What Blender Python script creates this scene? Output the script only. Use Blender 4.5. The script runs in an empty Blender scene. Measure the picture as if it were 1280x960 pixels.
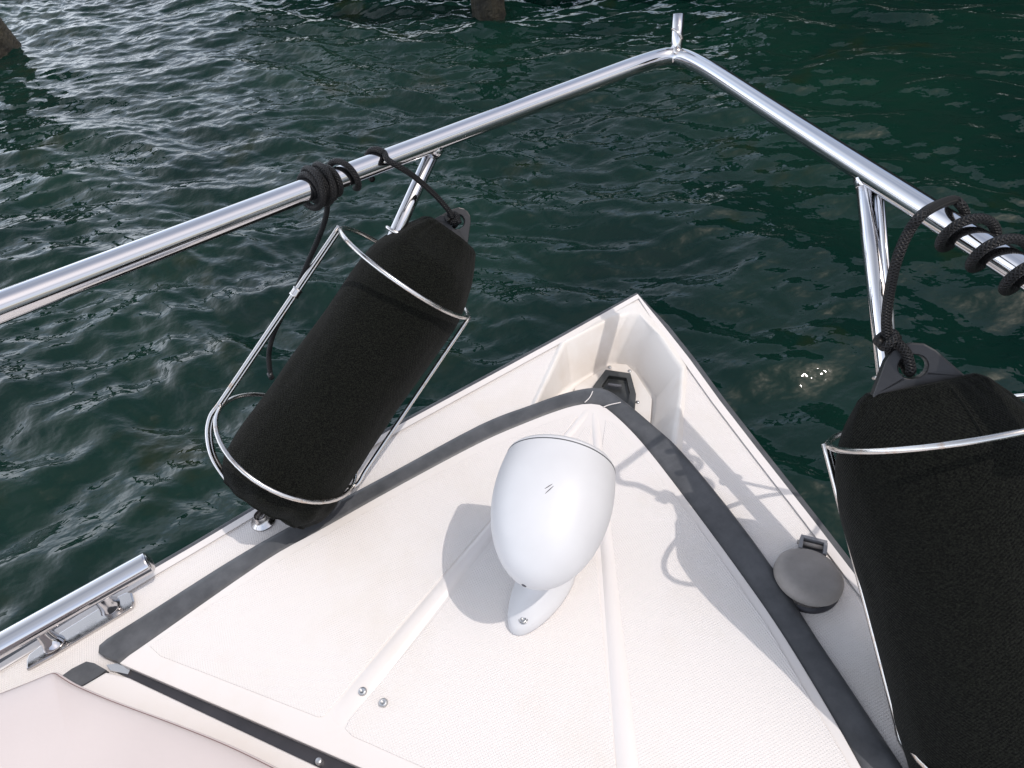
import bpy, bmesh, math, random
import numpy as np
from mathutils import Vector, Matrix, noise
from mathutils.geometry import tessellate_polygon
from mathutils.bvhtree import BVHTree

R = math.radians
random.seed(4)
S = bpy.context.scene
COL = S.collection

# ------------------------------------------------------------------ camera
F = 880.0; PITCH = R(46); ROLL = R(-9); CZ = 0.85
cp, sp_, cr, sr = math.cos(PITCH), math.sin(PITCH), math.cos(ROLL), math.sin(ROLL)
fwd = Vector((0, cp, -sp_)); U0 = Vector((0, sp_, cp)); X0 = Vector((1, 0, 0))
cright = X0*cr + U0*sr; cup = -X0*sr + U0*cr
cam = bpy.data.cameras.new('camera'); cam.lens = F/1280*36; cam.sensor_width = 36
cam.clip_start = 0.01; cam.clip_end = 3000
co = bpy.data.objects.new('camera', cam); COL.objects.link(co)
m = Matrix((cright, cup, -fwd)).transposed().to_4x4(); m.translation = Vector((0, 0, CZ))
co.matrix_world = m; S.camera = co

# ------------------------------------------------------------------ light
SUN_EL, SUN_AZ = 59, 113         # azimuth clockwise from +Y
w = bpy.data.worlds.new('World'); S.world = w; w.use_nodes = True
nt = w.node_tree; bg = nt.nodes['Background']
sky = nt.nodes.new('ShaderNodeTexSky'); sky.sky_type = 'NISHITA'; sky.sun_disc = False
sky.sun_elevation = R(SUN_EL); sky.sun_rotation = R(SUN_AZ)
sky.air_density = 1.0; sky.dust_density = 4.0; sky.ozone_density = 1.0
# thin bright cloud over the blue, thicker low down on the port side
def wn(op, *ins):
    nd = nt.nodes.new('ShaderNodeMath'); nd.operation = op
    for i, v in enumerate(ins):
        if isinstance(v, (int, float)): nd.inputs[i].default_value = v
        else: nt.links.new(v, nd.inputs[i])
    return nd.outputs[0]
wtc = nt.nodes.new('ShaderNodeTexCoord'); wsp = nt.nodes.new('ShaderNodeSeparateXYZ'); nt.links.new(wtc.outputs['Generated'], wsp.inputs[0])
wz = wn('ADD', wn('MAXIMUM', wsp.outputs[2], 0), .18)
wcb = nt.nodes.new('ShaderNodeCombineXYZ')
nt.links.new(wn('DIVIDE', wsp.outputs[0], wz), wcb.inputs[0]); nt.links.new(wn('DIVIDE', wsp.outputs[1], wz), wcb.inputs[1])
wns = nt.nodes.new('ShaderNodeTexNoise'); wns.inputs['Scale'].default_value = 1.1; wns.inputs['Detail'].default_value = 8; wns.inputs['Roughness'].default_value = .55
nt.links.new(wcb.outputs[0], wns.inputs['Vector'])
wmr = nt.nodes.new('ShaderNodeMapRange'); nt.links.new(wn('ADD', wns.outputs[0], wn('MULTIPLY', wsp.outputs[0], -.16)), wmr.inputs[0])
wmr.inputs[1].default_value = .36; wmr.inputs[2].default_value = .66; wmr.inputs[3].default_value = .12; wmr.inputs[4].default_value = .95
wmx = nt.nodes.new('ShaderNodeMixRGB'); nt.links.new(wmr.outputs[0], wmx.inputs[0]); nt.links.new(sky.outputs[0], wmx.inputs[1])
wmx.inputs[2].default_value = (4.5, 4.8, 5.4, 1)
wlow = wn('ADD', 1, wn('MULTIPLY', wn('POWER', wn('SUBTRACT', 1, wn('MAXIMUM', wsp.outputs[2], 0)), 1.4), wn('MAXIMUM', .1, wn('ADD', 2.0, wn('MULTIPLY', wsp.outputs[0], -1.6)))))   # haze brightens toward the horizon
wml = nt.nodes.new('ShaderNodeVectorMath'); wml.operation = 'SCALE'
nt.links.new(wmx.outputs[0], wml.inputs[0]); nt.links.new(wlow, wml.inputs['Scale'])
nt.links.new(wml.outputs[0], bg.inputs[0]); bg.inputs[1].default_value = 0.14
sl = bpy.data.lights.new('sun', 'SUN'); sl.energy = 2.15; sl.angle = R(0.5); sl.color = (1, .945, .90)
so = bpy.data.objects.new('sun', sl); COL.objects.link(so)
e, a = R(SUN_EL), R(SUN_AZ)
sdir = Vector((math.cos(e)*math.sin(a), math.cos(e)*math.cos(a), math.sin(e)))
so.rotation_euler = sdir.to_track_quat('Z', 'Y').to_euler()
S.view_settings.view_transform = 'Standard'; S.view_settings.look = 'None'
S.view_settings.exposure = 0.0; S.view_settings.gamma = 1
S.render.engine = 'CYCLES'

# ------------------------------------------------------------------ helpers
def ray(x, y):
    X = (x-640)/F; Y = -(y-480)/F
    return fwd + cright*X + cup*Y
def P(x, y, z=0.0):
    d = ray(x, y); return Vector((0, 0, CZ)) + d*((z-CZ)/d.z)
def D(x, y, depth):
    return Vector((0, 0, CZ)) + ray(x, y)*depth

def link(name, bm, mats, parent=None, smooth=True):
    me = bpy.data.meshes.new(name)
    bmesh.ops.recalc_face_normals(bm, faces=bm.faces)
    bm.to_mesh(me); bm.free()
    if not isinstance(mats, (list, tuple)): mats = [mats]
    for mt in mats: me.materials.append(mt)
    if smooth:
        me.polygons.foreach_set('use_smooth', [True]*len(me.polygons))
    o = bpy.data.objects.new(name, me); COL.objects.link(o)
    if parent: o.parent = parent
    return o
def empty(name, loc=(0, 0, 0)):
    o = bpy.data.objects.new(name, None); COL.objects.link(o); o.location = loc
    o.empty_display_size = .05
    return o
def adopt(o, parent):
    o.parent = parent
    o.matrix_parent_inverse = Matrix.Translation(-Vector(parent_origin(parent)))
def parent_origin(p):
    v = Vector(p.location)
    while p.parent: p = p.parent; v += Vector(p.location)
    return v
def part(name, bm, mats, parent, smooth=True, label=None):
    o = link(name, bm, mats, None, smooth); adopt(o, parent)
    if label: o['label'] = label
    return o
def tag(o, label, cat, group=None):
    o['label'] = label; o['category'] = cat
    if group: o['group'] = group
    return o
def autosm(o, ang=35):
    me = o.data
    me.polygons.foreach_set('use_smooth', [True]*len(me.polygons))
    bm = bmesh.new(); bm.from_mesh(me)
    for ed in bm.edges:
        if len(ed.link_faces) == 2 and ed.calc_face_angle(0) > R(ang): ed.smooth = False
    bm.to_mesh(me); bm.free()
    return o

def catmull(pts, n=8, closed=False):
    pts = [Vector(p) for p in pts]; N = len(pts); out = []
    rng = range(N if closed else N-1)
    for i in rng:
        if closed: p0, p1, p2, p3 = pts[(i-1) % N], pts[i], pts[(i+1) % N], pts[(i+2) % N]
        else:
            p1, p2 = pts[i], pts[i+1]
            p0 = pts[i-1] if i > 0 else p1*2-p2
            p3 = pts[i+2] if i+2 < N else p2*2-p1
        for k in range(n):
            t = k/n
            out.append(.5*((2*p1)+(p2-p0)*t+(2*p0-5*p1+4*p2-p3)*t*t+(3*p1-p0-3*p2+p3)*t**3))
    if not closed: out.append(pts[-1])
    return out

def sweep(bm, path, r, seg=16, closed=False, cap=True, rf=None):
    """round tube along a path with uv: u round, v along in metres"""
    path = [Vector(p) for p in path]; N = len(path)
    uvl = bm.loops.layers.uv.verify()
    T = []
    for i in range(N):
        if closed: t = path[(i+1) % N]-path[(i-1) % N]
        else: t = path[min(i+1, N-1)]-path[max(i-1, 0)]
        T.append(t.normalized())
    n = T[0].orthogonal().normalized(); Ns = [n]
    for i in range(1, N):
        q = T[i-1].rotation_difference(T[i]); n = (q @ n); n = (n-T[i]*n.dot(T[i])).normalized(); Ns.append(n)
    if closed:
        q = T[-1].rotation_difference(T[0]); ne = q @ Ns[-1]
        ang = ne.angle(Ns[0]); sgn = 1 if ne.cross(Ns[0]).dot(T[0]) > 0 else -1
        Ns = [Matrix.Rotation(sgn*ang*i/N, 3, T[i]) @ Ns[i] for i in range(N)]
    rings = []; L = [0]
    for i in range(N):
        if i: L.append(L[-1]+(path[i]-path[i-1]).length)
        b = T[i].cross(Ns[i]); rr = r*(rf(i/(N-1)) if rf else 1)
        rings.append([bm.verts.new(path[i]+(Ns[i]*math.cos(2*math.pi*k/seg)+b*math.sin(2*math.pi*k/seg))*rr) for k in range(seg)])
    M = N if closed else N-1
    for i in range(M):
        j = (i+1) % N
        l1 = L[j] if j else L[-1]+(path[0]-path[-1]).length
        for k in range(seg):
            k2 = (k+1) % seg
            f = bm.faces.new((rings[i][k], rings[i][k2], rings[j][k2], rings[j][k]))
            for lp, uv in zip(f.loops, ((k/seg, L[i]), ((k+1)/seg, L[i]), ((k+1)/seg, l1), (k/seg, l1))):
                lp[uvl].uv = uv
    if cap and not closed:
        bm.faces.new(rings[0][::-1]); bm.faces.new(rings[-1])
    return bm
def tube(path, r, seg=16, **k):
    return sweep(bmesh.new(), path, r, seg, **k)

def prism(loop, z0, z1, bm=None):
    """loop of xy(z) -> solid between z0,z1 (concave ok)"""
    bm = bm or bmesh.new()
    lo = [bm.verts.new((p[0], p[1], z0)) for p in loop]
    hi = [bm.verts.new((p[0], p[1], z1)) for p in loop]
    n = len(loop)
    for i in range(n):
        j = (i+1) % n; bm.faces.new((lo[i], lo[j], hi[j], hi[i]))
    tr = tessellate_polygon([[Vector((p[0], p[1], 0)) for p in loop]])
    for t in tr:
        bm.faces.new([hi[i] for i in t]); bm.faces.new([lo[i] for i in t])
    return bm
def bevel(o, wdt, seg=3, ang=40):
    md = o.modifiers.new('bevel', 'BEVEL'); md.width = wdt; md.segments = seg
    md.limit_method = 'ANGLE'; md.angle_limit = R(ang); md.harden_normals = False
    return o
def ngon_prism(loop, z0, z1):
    bm = bmesh.new()
    lo = [bm.verts.new((p[0], p[1], z0)) for p in loop]; hi = [bm.verts.new((p[0], p[1], z1)) for p in loop]
    n = len(loop)
    for i in range(n):
        j = (i+1) % n; bm.faces.new((lo[i], lo[j], hi[j], hi[i]))
    bm.faces.new(hi); bm.faces.new(lo[::-1])
    return bm

def lathe(bm, org, ax, prof, seg=48, sx=1, sy=1, e1=None):
    ax = Vector(ax).normalized(); e1 = Vector(e1).normalized() if e1 else ax.orthogonal().normalized()
    e1 = (e1-ax*e1.dot(ax)).normalized(); e2 = ax.cross(e1); rings = []
    for s, r in prof:
        if r < 1e-6: rings.append([bm.verts.new(org+ax*s)])
        else: rings.append([bm.verts.new(org+ax*s+(e1*math.cos(2*math.pi*k/seg)*sx+e2*math.sin(2*math.pi*k/seg)*sy)*r) for k in range(seg)])
    for i in range(len(rings)-1):
        A, B = rings[i], rings[i+1]
        for k in range(seg):
            k2 = (k+1) % seg
            if len(A) == 1 and len(B) == 1: continue
            if len(A) == 1: bm.faces.new((A[0], B[k], B[k2]))
            elif len(B) == 1: bm.faces.new((A[k], A[k2], B[0]))
            else: bm.faces.new((A[k], A[k2], B[k2], B[k]))
    return bm

# ------------------------------------------------------------------ materials
def mat(name):
    mt = bpy.data.materials.new(name); mt.use_nodes = True
    n = mt.node_tree.nodes; return mt, n, mt.node_tree.links, n['Principled BSDF']
def mnode(n, op, *ins, l=None):
    nd = n.new('ShaderNodeMath'); nd.operation = op
    for i, v in enumerate(ins):
        if isinstance(v, (int, float)): nd.inputs[i].default_value = v
        else: l.new(v, nd.inputs[i])
    return nd.outputs[0]
def noise_node(n, l, scale, detail=4, vec=None, rough=.5):
    t = n.new('ShaderNodeTexNoise'); t.inputs['Scale'].default_value = scale
    t.inputs['Detail'].default_value = detail; t.inputs['Roughness'].default_value = rough
    if vec: l.new(vec, t.inputs['Vector'])
    return t.outputs[0]
def ramp(n, l, fac, stops):
    c = n.new('ShaderNodeValToRGB'); l.new(fac, c.inputs[0])
    while len(c.color_ramp.elements) < len(stops): c.color_ramp.elements.new(.5)
    for e_, (p, col) in zip(c.color_ramp.elements, stops):
        e_.position = p; e_.color = (*col, 1)
    return c.outputs[0]
def bump(n, l, h, strength, dist, bsdf, prev=None):
    b = n.new('ShaderNodeBump'); b.inputs['Strength'].default_value = strength
    b.inputs['Distance'].default_value = dist; l.new(h, b.inputs['Height'])
    if prev: l.new(prev, b.inputs['Normal'])
    l.new(b.outputs[0], bsdf.inputs['Normal']); return b.outputs[0]

def gelcoat(name, nonskid=False, col=(.69, .648, .62), col2=(.645, .592, .54), rough=.32):
    mt, n, l, b = mat(name)
    tc = n.new('ShaderNodeTexCoord').outputs['Object']
    nz = noise_node(n, l, 6, 6, tc, .6)
    c = ramp(n, l, nz, [(.3, col), (.5, col), (.76, col2)])
    # a scatter of fine specks and grime
    v = noise_node(n, l, 220, 3, tc, .7)
    sp = ramp(n, l, v, [(.70, (1, 1, 1)), (.80, (.82, .78, .72))])
    mx = n.new('ShaderNodeMixRGB'); mx.blend_type = 'MULTIPLY'; mx.inputs[0].default_value = .8
    l.new(c, mx.inputs[1]); l.new(sp, mx.inputs[2]); l.new(mx.outputs[0], b.inputs['Base Color'])
    b.inputs['Roughness'].default_value = rough; b.inputs['Specular IOR Level'].default_value = .4
    if nonskid:
        mp = n.new('ShaderNodeMapping'); mp.inputs['Rotation'].default_value = (0, 0, R(-18+45))
        l.new(tc, mp.inputs[0])
        sx = n.new('ShaderNodeSeparateXYZ'); l.new(mp.outputs[0], sx.inputs[0])
        k = 2*math.pi/0.0042
        A = mnode(n, 'SINE', mnode(n, 'MULTIPLY', sx.outputs[0], k, l=l), l=l)
        B = mnode(n, 'SINE', mnode(n, 'MULTIPLY', sx.outputs[1], k, l=l), l=l)
        h = mnode(n, 'MULTIPLY', A, B, l=l)
        h = mnode(n, 'MAXIMUM', h, -.1, l=l)
        bump(n, l, h, .65, .0006, b)
        b.inputs['Roughness'].default_value = .5
    else:
        bump(n, l, noise_node(n, l, 30, 3, tc), .15, .0008, b)
    return mt
M_gel = gelcoat('gelcoat'); M_non = gelcoat('nonskid gelcoat', True)
M_lock = gelcoat('locker gelcoat', False, (.70, .66, .62), (.60, .53, .46), .4)

def rubber(name, c1, c2, rough=.55, scale=14):
    mt, n, l, b = mat(name); tc = n.new('ShaderNodeTexCoord').outputs['Object']
    nz = noise_node(n, l, scale, 8, tc, .65)
    l.new(ramp(n, l, nz, [(.35, c1), (.7, c2)]), b.inputs['Base Color'])
    b.inputs['Roughness'].default_value = rough
    bump(n, l, noise_node(n, l, 90, 5, tc), .3, .0006, b)
    return mt
M_gask = rubber('grey rubber', (.050, .052, .056), (.092, .094, .100), .45, 30)
M_gask2 = rubber('black rubber', (.02, .02, .025), (.04, .038, .045), .5)
M_grip = rubber('dark plastic', (.035, .037, .036), (.06, .062, .06), .45, 40)
M_cap = rubber('weathered plastic', (.22, .20, .185), (.29, .265, .245), .6, 30)
M_capd = rubber('weathered bracket', (.15, .15, .16), (.22, .22, .23), .6, 30)
M_tab = rubber('fender vinyl', (.010, .010, .011), (.020, .020, .022), .38, 40)

def steel(name, rough=.06, col=(.60, .595, .61), stain=False):
    mt, n, l, b = mat(name); tc = n.new('ShaderNodeTexCoord').outputs['Object']
    b.inputs['Metallic'].default_value = 1
    nz = noise_node(n, l, 60, 6, tc, .7)
    rr = n.new('ShaderNodeMapRange'); l.new(nz, rr.inputs[0]); rr.inputs[1].default_value = .35; rr.inputs[2].default_value = .75
    rr.inputs[3].default_value = rough*.7; rr.inputs[4].default_value = rough*2.2
    l.new(rr.outputs[0], b.inputs['Roughness'])
    if stain:
        n2 = noise_node(n, l, 45, 5, tc, .7)
        l.new(ramp(n, l, n2, [(.55, col), (.72, (.48, .34, .24))]), b.inputs['Base Color'])
    else: b.inputs['Base Color'].default_value = (*col, 1)
    bump(n, l, noise_node(n, l, 25, 3, tc), .08, .0008, b)
    return mt
M_steel = steel('polished stainless'); M_wire = steel('stainless wire', .18, (.60, .58, .56), True)
M_plate = steel('stainless plate', .16, (.56, .54, .53))
M_screw = steel('screw steel', .3, (.5, .5, .5))

mt, n, l, b = mat('spotlight white'); M_white = mt
tc = n.new('ShaderNodeTexCoord').outputs['Object']
l.new(ramp(n, l, noise_node(n, l, 18, 6, tc), [(.35, (.595, .59, .595)), (.75, (.555, .55, .555))]), b.inputs['Base Color'])
b.inputs['Roughness'].default_value = .42; b.inputs['Coat Weight'].default_value = .0
bump(n, l, noise_node(n, l, 400, 2, tc), .05, .0003, b)
mt, n, l, b = mat('lens glass'); M_lens = mt
b.inputs['Base Color'].default_value = (.6, .62, .65, 1); b.inputs['Roughness'].default_value = .05
mt, n, l, b = mat('ink'); M_ink = mt
b.inputs['Base Color'].default_value = (.05, .05, .06, 1); b.inputs['Roughness'].default_value = .5

# black terry fender cloth
mt, n, l, b = mat('fender fleece'); M_cloth = mt
tc = n.new('ShaderNodeTexCoord').outputs['Object']
nz = noise_node(n, l, 500, 4, tc, .7)
l.new(ramp(n, l, nz, [(.42, (.0008, .0010, .0007)), (.63, (.0090, .0100, .0072))]), b.inputs['Base Color'])
b.inputs['Roughness'].default_value = .95; b.inputs['Specular IOR Level'].default_value = .1
b.inputs['Sheen Weight'].default_value = .04; b.inputs['Sheen Roughness'].default_value = .5
uv = n.new('ShaderNodeUVMap')
sx = n.new('ShaderNodeSeparateXYZ'); l.new(uv.outputs[0], sx.inputs[0])
A = mnode(n, 'SINE', mnode(n, 'MULTIPLY', sx.outputs[0], 2*math.pi*130, l=l), l=l)
B = mnode(n, 'SINE', mnode(n, 'MULTIPLY', sx.outputs[1], 2*math.pi/.0034, l=l), l=l)
wv = mnode(n, 'MULTIPLY', A, B, l=l)
pr = bump(n, l, wv, .5, .0006, b)
pr = bump(n, l, nz, .9, .0012, b, pr)
bump(n, l, noise_node(n, l, 22, 3, tc), .5, .004, b, pr)

# braided rope
mt, n, l, b = mat('braided rope'); M_rope = mt
uv = n.new('ShaderNodeUVMap'); sx = n.new('ShaderNodeSeparateXYZ'); l.new(uv.outputs[0], sx.inputs[0])
u = mnode(n, 'MULTIPLY', sx.outputs[0], 6, l=l); v = mnode(n, 'MULTIPLY', sx.outputs[1], 1/.0034, l=l)
A = mnode(n, 'SINE', mnode(n, 'MULTIPLY', mnode(n, 'ADD', u, v, l=l), math.pi*2, l=l), l=l)
B = mnode(n, 'SINE', mnode(n, 'MULTIPLY', mnode(n, 'SUBTRACT', u, v, l=l), math.pi*2, l=l), l=l)
h = mnode(n, 'MAXIMUM', A, B, l=l)
b.inputs['Specular IOR Level'].default_value = .35
l.new(ramp(n, l, h, [(.1, (.0012, .0012, .0014)), (.95, (.0085, .0085, .0098))]), b.inputs['Base Color'])
b.inputs['Roughness'].default_value = .5
bump(n, l, h, .8, .0010, b)

# cushion vinyl
mt, n, l, b = mat('cushion vinyl'); M_cush = mt
tc = n.new('ShaderNodeTexCoord').outputs['Object']
l.new(ramp(n, l, noise_node(n, l, 5, 5, tc), [(.3, (.52, .452, .43)), (.7, (.57, .50, .475))]), b.inputs['Base Color'])
b.inputs['Roughness'].default_value = .45
pr = bump(n, l, noise_node(n, l, 260, 4, tc), .35, .0006, b)
bump(n, l, noise_node(n, l, 9, 2, tc), .35, .004, b, pr)
mt, n, l, b = mat('cushion seam'); M_seam = mt
b.inputs['Base Color'].default_value = (.2, .13, .12, 1); b.inputs['Roughness'].default_value = .7

# water
mt, n, l, b = mat('sea water'); M_water = mt
tc = n.new('ShaderNodeTexCoord').outputs['Object']
wc = ramp(n, l, noise_node(n, l, .8, 3, tc), [(.35, (.0016, .0118, .0094)), (.7, (.0038, .0210, .0136))])
ol = ramp(n, l, noise_node(n, l, 2.1, 5, tc, .6), [(.60, (0, 0, 0)), (.72, (1, 1, 1))])  # olive patches: murky reflections painted into the base colour
mxw = n.new('ShaderNodeMixRGB'); l.new(ol, mxw.inputs[0]); l.new(wc, mxw.inputs[1]); mxw.inputs[2].default_value = (.010, .0165, .006, 1)
l.new(mxw.outputs[0], b.inputs['Base Color'])
b.inputs['Roughness'].default_value = .05; b.inputs['IOR'].default_value = 1.333
mp = n.new('ShaderNodeMapping'); mp.inputs['Rotation'].default_value = (0, 0, R(-18)); mp.inputs['Scale'].default_value = (.7, 1, 1)
l.new(tc, mp.inputs[0])
pr = bump(n, l, noise_node(n, l, 21, 2.5, mp.outputs[0], .45), 1.0, .0075, b)
bump(n, l, noise_node(n, l, 6, 2, mp.outputs[0], .45), .6, .032, b, pr)

def wood(name, c1, c2, sc=(1, 1, 1)):
    mt, n, l, b = mat(name); tc = n.new('ShaderNodeTexCoord').outputs['Object']
    mp = n.new('ShaderNodeMapping'); mp.inputs['Scale'].default_value = sc; l.new(tc, mp.inputs[0])
    nz = noise_node(n, l, 9, 8, mp.outputs[0], .7)
    l.new(ramp(n, l, nz, [(.3, c1), (.7, c2)]), b.inputs['Base Color'])
    b.inputs['Roughness'].default_value = .85
    bump(n, l, nz, 1, .02, b); return mt
M_pile = wood('piling wood', (.004, .0035, .003), (.028, .022, .015), (1, 1, .25))
M_dock = wood('dock boards', (.03, .025, .02), (.10, .085, .07), (.3, 1, 1))
M_shed = wood('shed boards', (.012, .014, .012), (.03, .032, .026), (1, 1, .1))
M_roof = wood('shed roof', (.02, .02, .02), (.05, .05, .05))

# ------------------------------------------------------------------ water surface
WZ = -0.80
def waves(X, Y):
    rs = np.random.default_rng(11); H = np.zeros_like(X)
    main = R(-110)                                 # travel direction
    # gentle domain warp breaks up the regularity
    Xw = X + .12*np.sin(1.3*Y+.7) + .05*np.sin(3.1*Y-1.9*X); Yw = Y + .10*np.sin(1.7*X+1.1) + .04*np.sin(4.3*X+2.1*Y)
    for i in range(130):
        lam = .065*(14**rs.random()**1.15); k = 2*math.pi/lam
        th = main + rs.normal(0, .42); ph = rs.random()*6.28
        amp = .0031*(lam/.4)**.85*rs.uniform(.5, 1.3)*(np.clip(.42+.16*(Y-.5), .42, 1.1) if lam < .2 else 1)
        q = k*(Xw*math.cos(th)+Yw*math.sin(th))+ph
        H += amp*(2*(.5+.5*np.sin(q))**1.6-1)
    W = np.clip((-Xw-.2)/1.2, 0, 1)*np.clip((3.2-Yw)/2, 0, 1)
    for i in range(26):
        lam = .16*(5**rs.random()); k = 2*math.pi/lam; th = R(-60)+rs.normal(0, .25)
        q = k*(Xw*math.cos(th)+Yw*math.sin(th))+rs.random()*6.28
        H += W*.0046*(lam/.4)*rs.uniform(.5, 1.3)*(2*(.5+.5*np.sin(q))**1.6-1)
    # patches of calm and ruffled water
    g = .8+.3*np.sin(.9*X+.5*Y+1)*np.sin(.7*Y-.4*X)
    return H*g
bm = bmesh.new()
xs = np.concatenate([-9*np.ones(0), np.arange(-5.0, 5.5, .0145)])
ys = np.arange(-.6, 8.0, .0145)
Xg, Yg = np.meshgrid(xs, ys)
H = waves(Xg, Yg)
ed = np.minimum(np.minimum(Xg-xs[0], xs[-1]-Xg), np.minimum(Yg-ys[0], ys[-1]-Yg)); H *= np.clip(ed/.8, 0, 1)
V = np.stack([Xg, Yg, WZ+H], -1).reshape(-1, 3)
nx, ny = len(xs), len(ys)
ii = (np.arange(ny-1)[:, None]*nx+np.arange(nx-1)[None, :]).reshape(-1)
Fc = np.stack([ii, ii+1, ii+nx+1, ii+nx], 1)
me = bpy.data.meshes.new('water')
# outer skirt out to the horizon
x0, x1, y0, y1 = xs[0], xs[-1], ys[0], ys[-1]; B_ = 1500
outer = np.array([(-B_, -B_, WZ), (B_, -B_, WZ), (B_, B_, WZ), (-B_, B_, WZ)]); nb = len(V)
V = np.concatenate([V, outer])
c = [0, nx-1, nx*ny-1, nx*(ny-1)]
Fs = Fc.tolist() + [[nb, nb+1, c[1], c[0]], [nb+1, nb+2, c[2], c[1]], [nb+2, nb+3, c[3], c[2]], [nb+3, nb, c[0], c[3]]]
me.from_pydata(V.tolist(), [], Fs); me.materials.append(M_water)
me.polygons.foreach_set('use_smooth', [True]*len(me.polygons))
wo = bpy.data.objects.new('water', me); COL.objects.link(wo); wo['kind'] = 'structure'

# ------------------------------------------------------------------ pilings, dock and the added, unseen shed
def piling(base, top, r, label, seed):
    root = empty('wooden_piling', base); bm = bmesh.new(); base = Vector(base); top = Vector(top)
    ax = (top-base).normalized(); L = (top-base).length; e1 = ax.orthogonal().normalized(); e2 = ax.cross(e1)
    N = 40; K = 36; rings = []
    for i in range(N+1):
        s = -1.2+(L+1.2)*i/N
        rings.append([])
        for k in range(K):
            t = 2*math.pi*k/K
            d = noise.noise(Vector((math.cos(t)*2, math.sin(t)*2, s*1.2+seed)))*.12+noise.noise(Vector((math.cos(t)*9, math.sin(t)*9, s*3+seed)))*.07
            rr = r*(1+d-.03*s)
            rings[-1].append(bm.verts.new(base+ax*s+(e1*math.cos(t)+e2*math.sin(t))*rr))
    for i in range(N):
        for k in range(K): bm.faces.new((rings[i][k], rings[i][(k+1) % K], rings[i+1][(k+1) % K], rings[i+1][k]))
    bm.faces.new(rings[-1])
    part('post', bm, M_pile, root)
    # skin of shells and weed round the waterline
    bm = bmesh.new(); rings = []
    for i in range(31):
        s = -.12+.40*i/30; row = []
        for k in range(72):
            t = 2*math.pi*k/72
            d = noise.noise(Vector((math.cos(t)*2, math.sin(t)*2, s*1.2+seed)))*.12+noise.noise(Vector((math.cos(t)*9, math.sin(t)*9, s*3+seed)))*.07
            fl_ = .02+.07*abs(noise.noise(Vector((math.cos(t)*14, math.sin(t)*14, s*50+seed)))) if 0 < i < 30-int(6*abs(noise.noise(Vector((math.cos(t)*4, math.sin(t)*4, seed))))*2) else -.05
            row.append(bm.verts.new(base+ax*s+(e1*math.cos(t)+e2*math.sin(t))*r*(1+d-.03*s+fl_)))
        rings.append(row)
    for A, Bq in zip(rings, rings[1:]):
        for k in range(72): bm.faces.new((A[k], A[(k+1) % 72], Bq[(k+1) % 72], Bq[k]))
    part('shell_growth', bm, M_pileg, root, False)
    tag(root, label, 'piling', 'pilings in the water')
M_pileg = wood('shell growth', (.003, .003, .0025), (.035, .030, .017))
b1 = P(610, 8, WZ); piling(b1, b1+Vector((.02, .0, 1.9)), .105, 'weathered wooden piling standing upright at the top of the view, before the dock', 3)
b2 = P(-14, 58, WZ); piling(b2, b2+Vector((-.50, .1, 1.9)), .19, 'weathered wooden piling leaning outward at the left edge of the view', 8)

def box(bm, x0, x1, y0, y1, z0, z1, rot=0, org=(0, 0)):
    vs = []
    for z in (z0, z1):
        for x, y in ((x0, y0), (x1, y0), (x1, y1), (x0, y1)):
            c_, s_ = math.cos(rot), math.sin(rot)
            vs.append(bm.verts.new((org[0]+x*c_-y*s_, org[1]+x*s_+y*c_, z)))
    for f in ((0, 1, 2, 3), (7, 6, 5, 4), (0, 4, 5, 1), (1, 5, 6, 2), (2, 6, 7, 3), (3, 7, 4, 0)): bm.faces.new([vs[i] for i in f])
dA, dB = P(285, -16, WZ), P(880, -6, WZ); dk = empty('wooden_dock', dA)
dL = (dB-dA).length; dr = math.atan2(dB.y-dA.y, dB.x-dA.x); dorg = (dA.x, dA.y)
bm = bmesh.new(); x = 0
while x < dL:
    box(bm, x, x+.135, -.04, 1.6, WZ+.62+random.uniform(-.003, .003), WZ+.66, dr, dorg); x += .145
part('dock_planks', bm, M_dock, dk, False)
bm = bmesh.new(); box(bm, .0, dL, 0, .05, WZ+.10, WZ+.60, dr, dorg)
part('fascia_board', bm, M_dock, dk, False)
for xx in (.35, dL*.5, dL-.3):
    bm = bmesh.new(); c_ = Matrix.Rotation(dr, 3, 'Z') @ Vector((xx, .9, 0))
    lathe(bm, Vector((dA.x+c_.x, dA.y+c_.y, WZ-1)), (0, 0, 1), [(0, 0), (0, .11), (1.6, .10), (1.6, 0)], 24)
    part('dock_post', bm, M_pile, dk)
tag(dk, 'dark wooden dock along the far edge of the water behind the upright piling', 'dock')

sh = empty('unseen_boathouse', (5.2, 3.5, WZ))  # unseen building, added to darken the reflection at upper right
bm = bmesh.new(); yy = 0
for i in range(46):
    x_ = i*.2; box(bm, x_, x_+.19, 0, .06+.01*(i % 2), WZ+.15, WZ+3.1, R(-57), (2.7, 7.3))
part('wall', bm, M_shed, sh, False)
bm = bmesh.new(); box(bm, -.4, 9.6, -.3, 4, WZ+3.12, WZ+3.24, R(-57), (2.7, 7.3))
part('roof', bm, M_roof, sh, False)
for i in range(5):
    bm = bmesh.new(); q = Vector((2.7, 7.3, 0))+Matrix.Rotation(R(-57), 3, 'Z') @ Vector((.15+i*2.2, .2, 0))
    lathe(bm, Vector((q.x, q.y, WZ-1)), (0, 0, 1), [(0, 0), (0, .12), (1.4, .12), (1.4, 0)], 20)
    part('pile', bm, M_shed, sh)
tag(sh, 'dark shed over the water, seen only as the dark reflection at upper right', 'unseen_boathouse')

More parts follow.
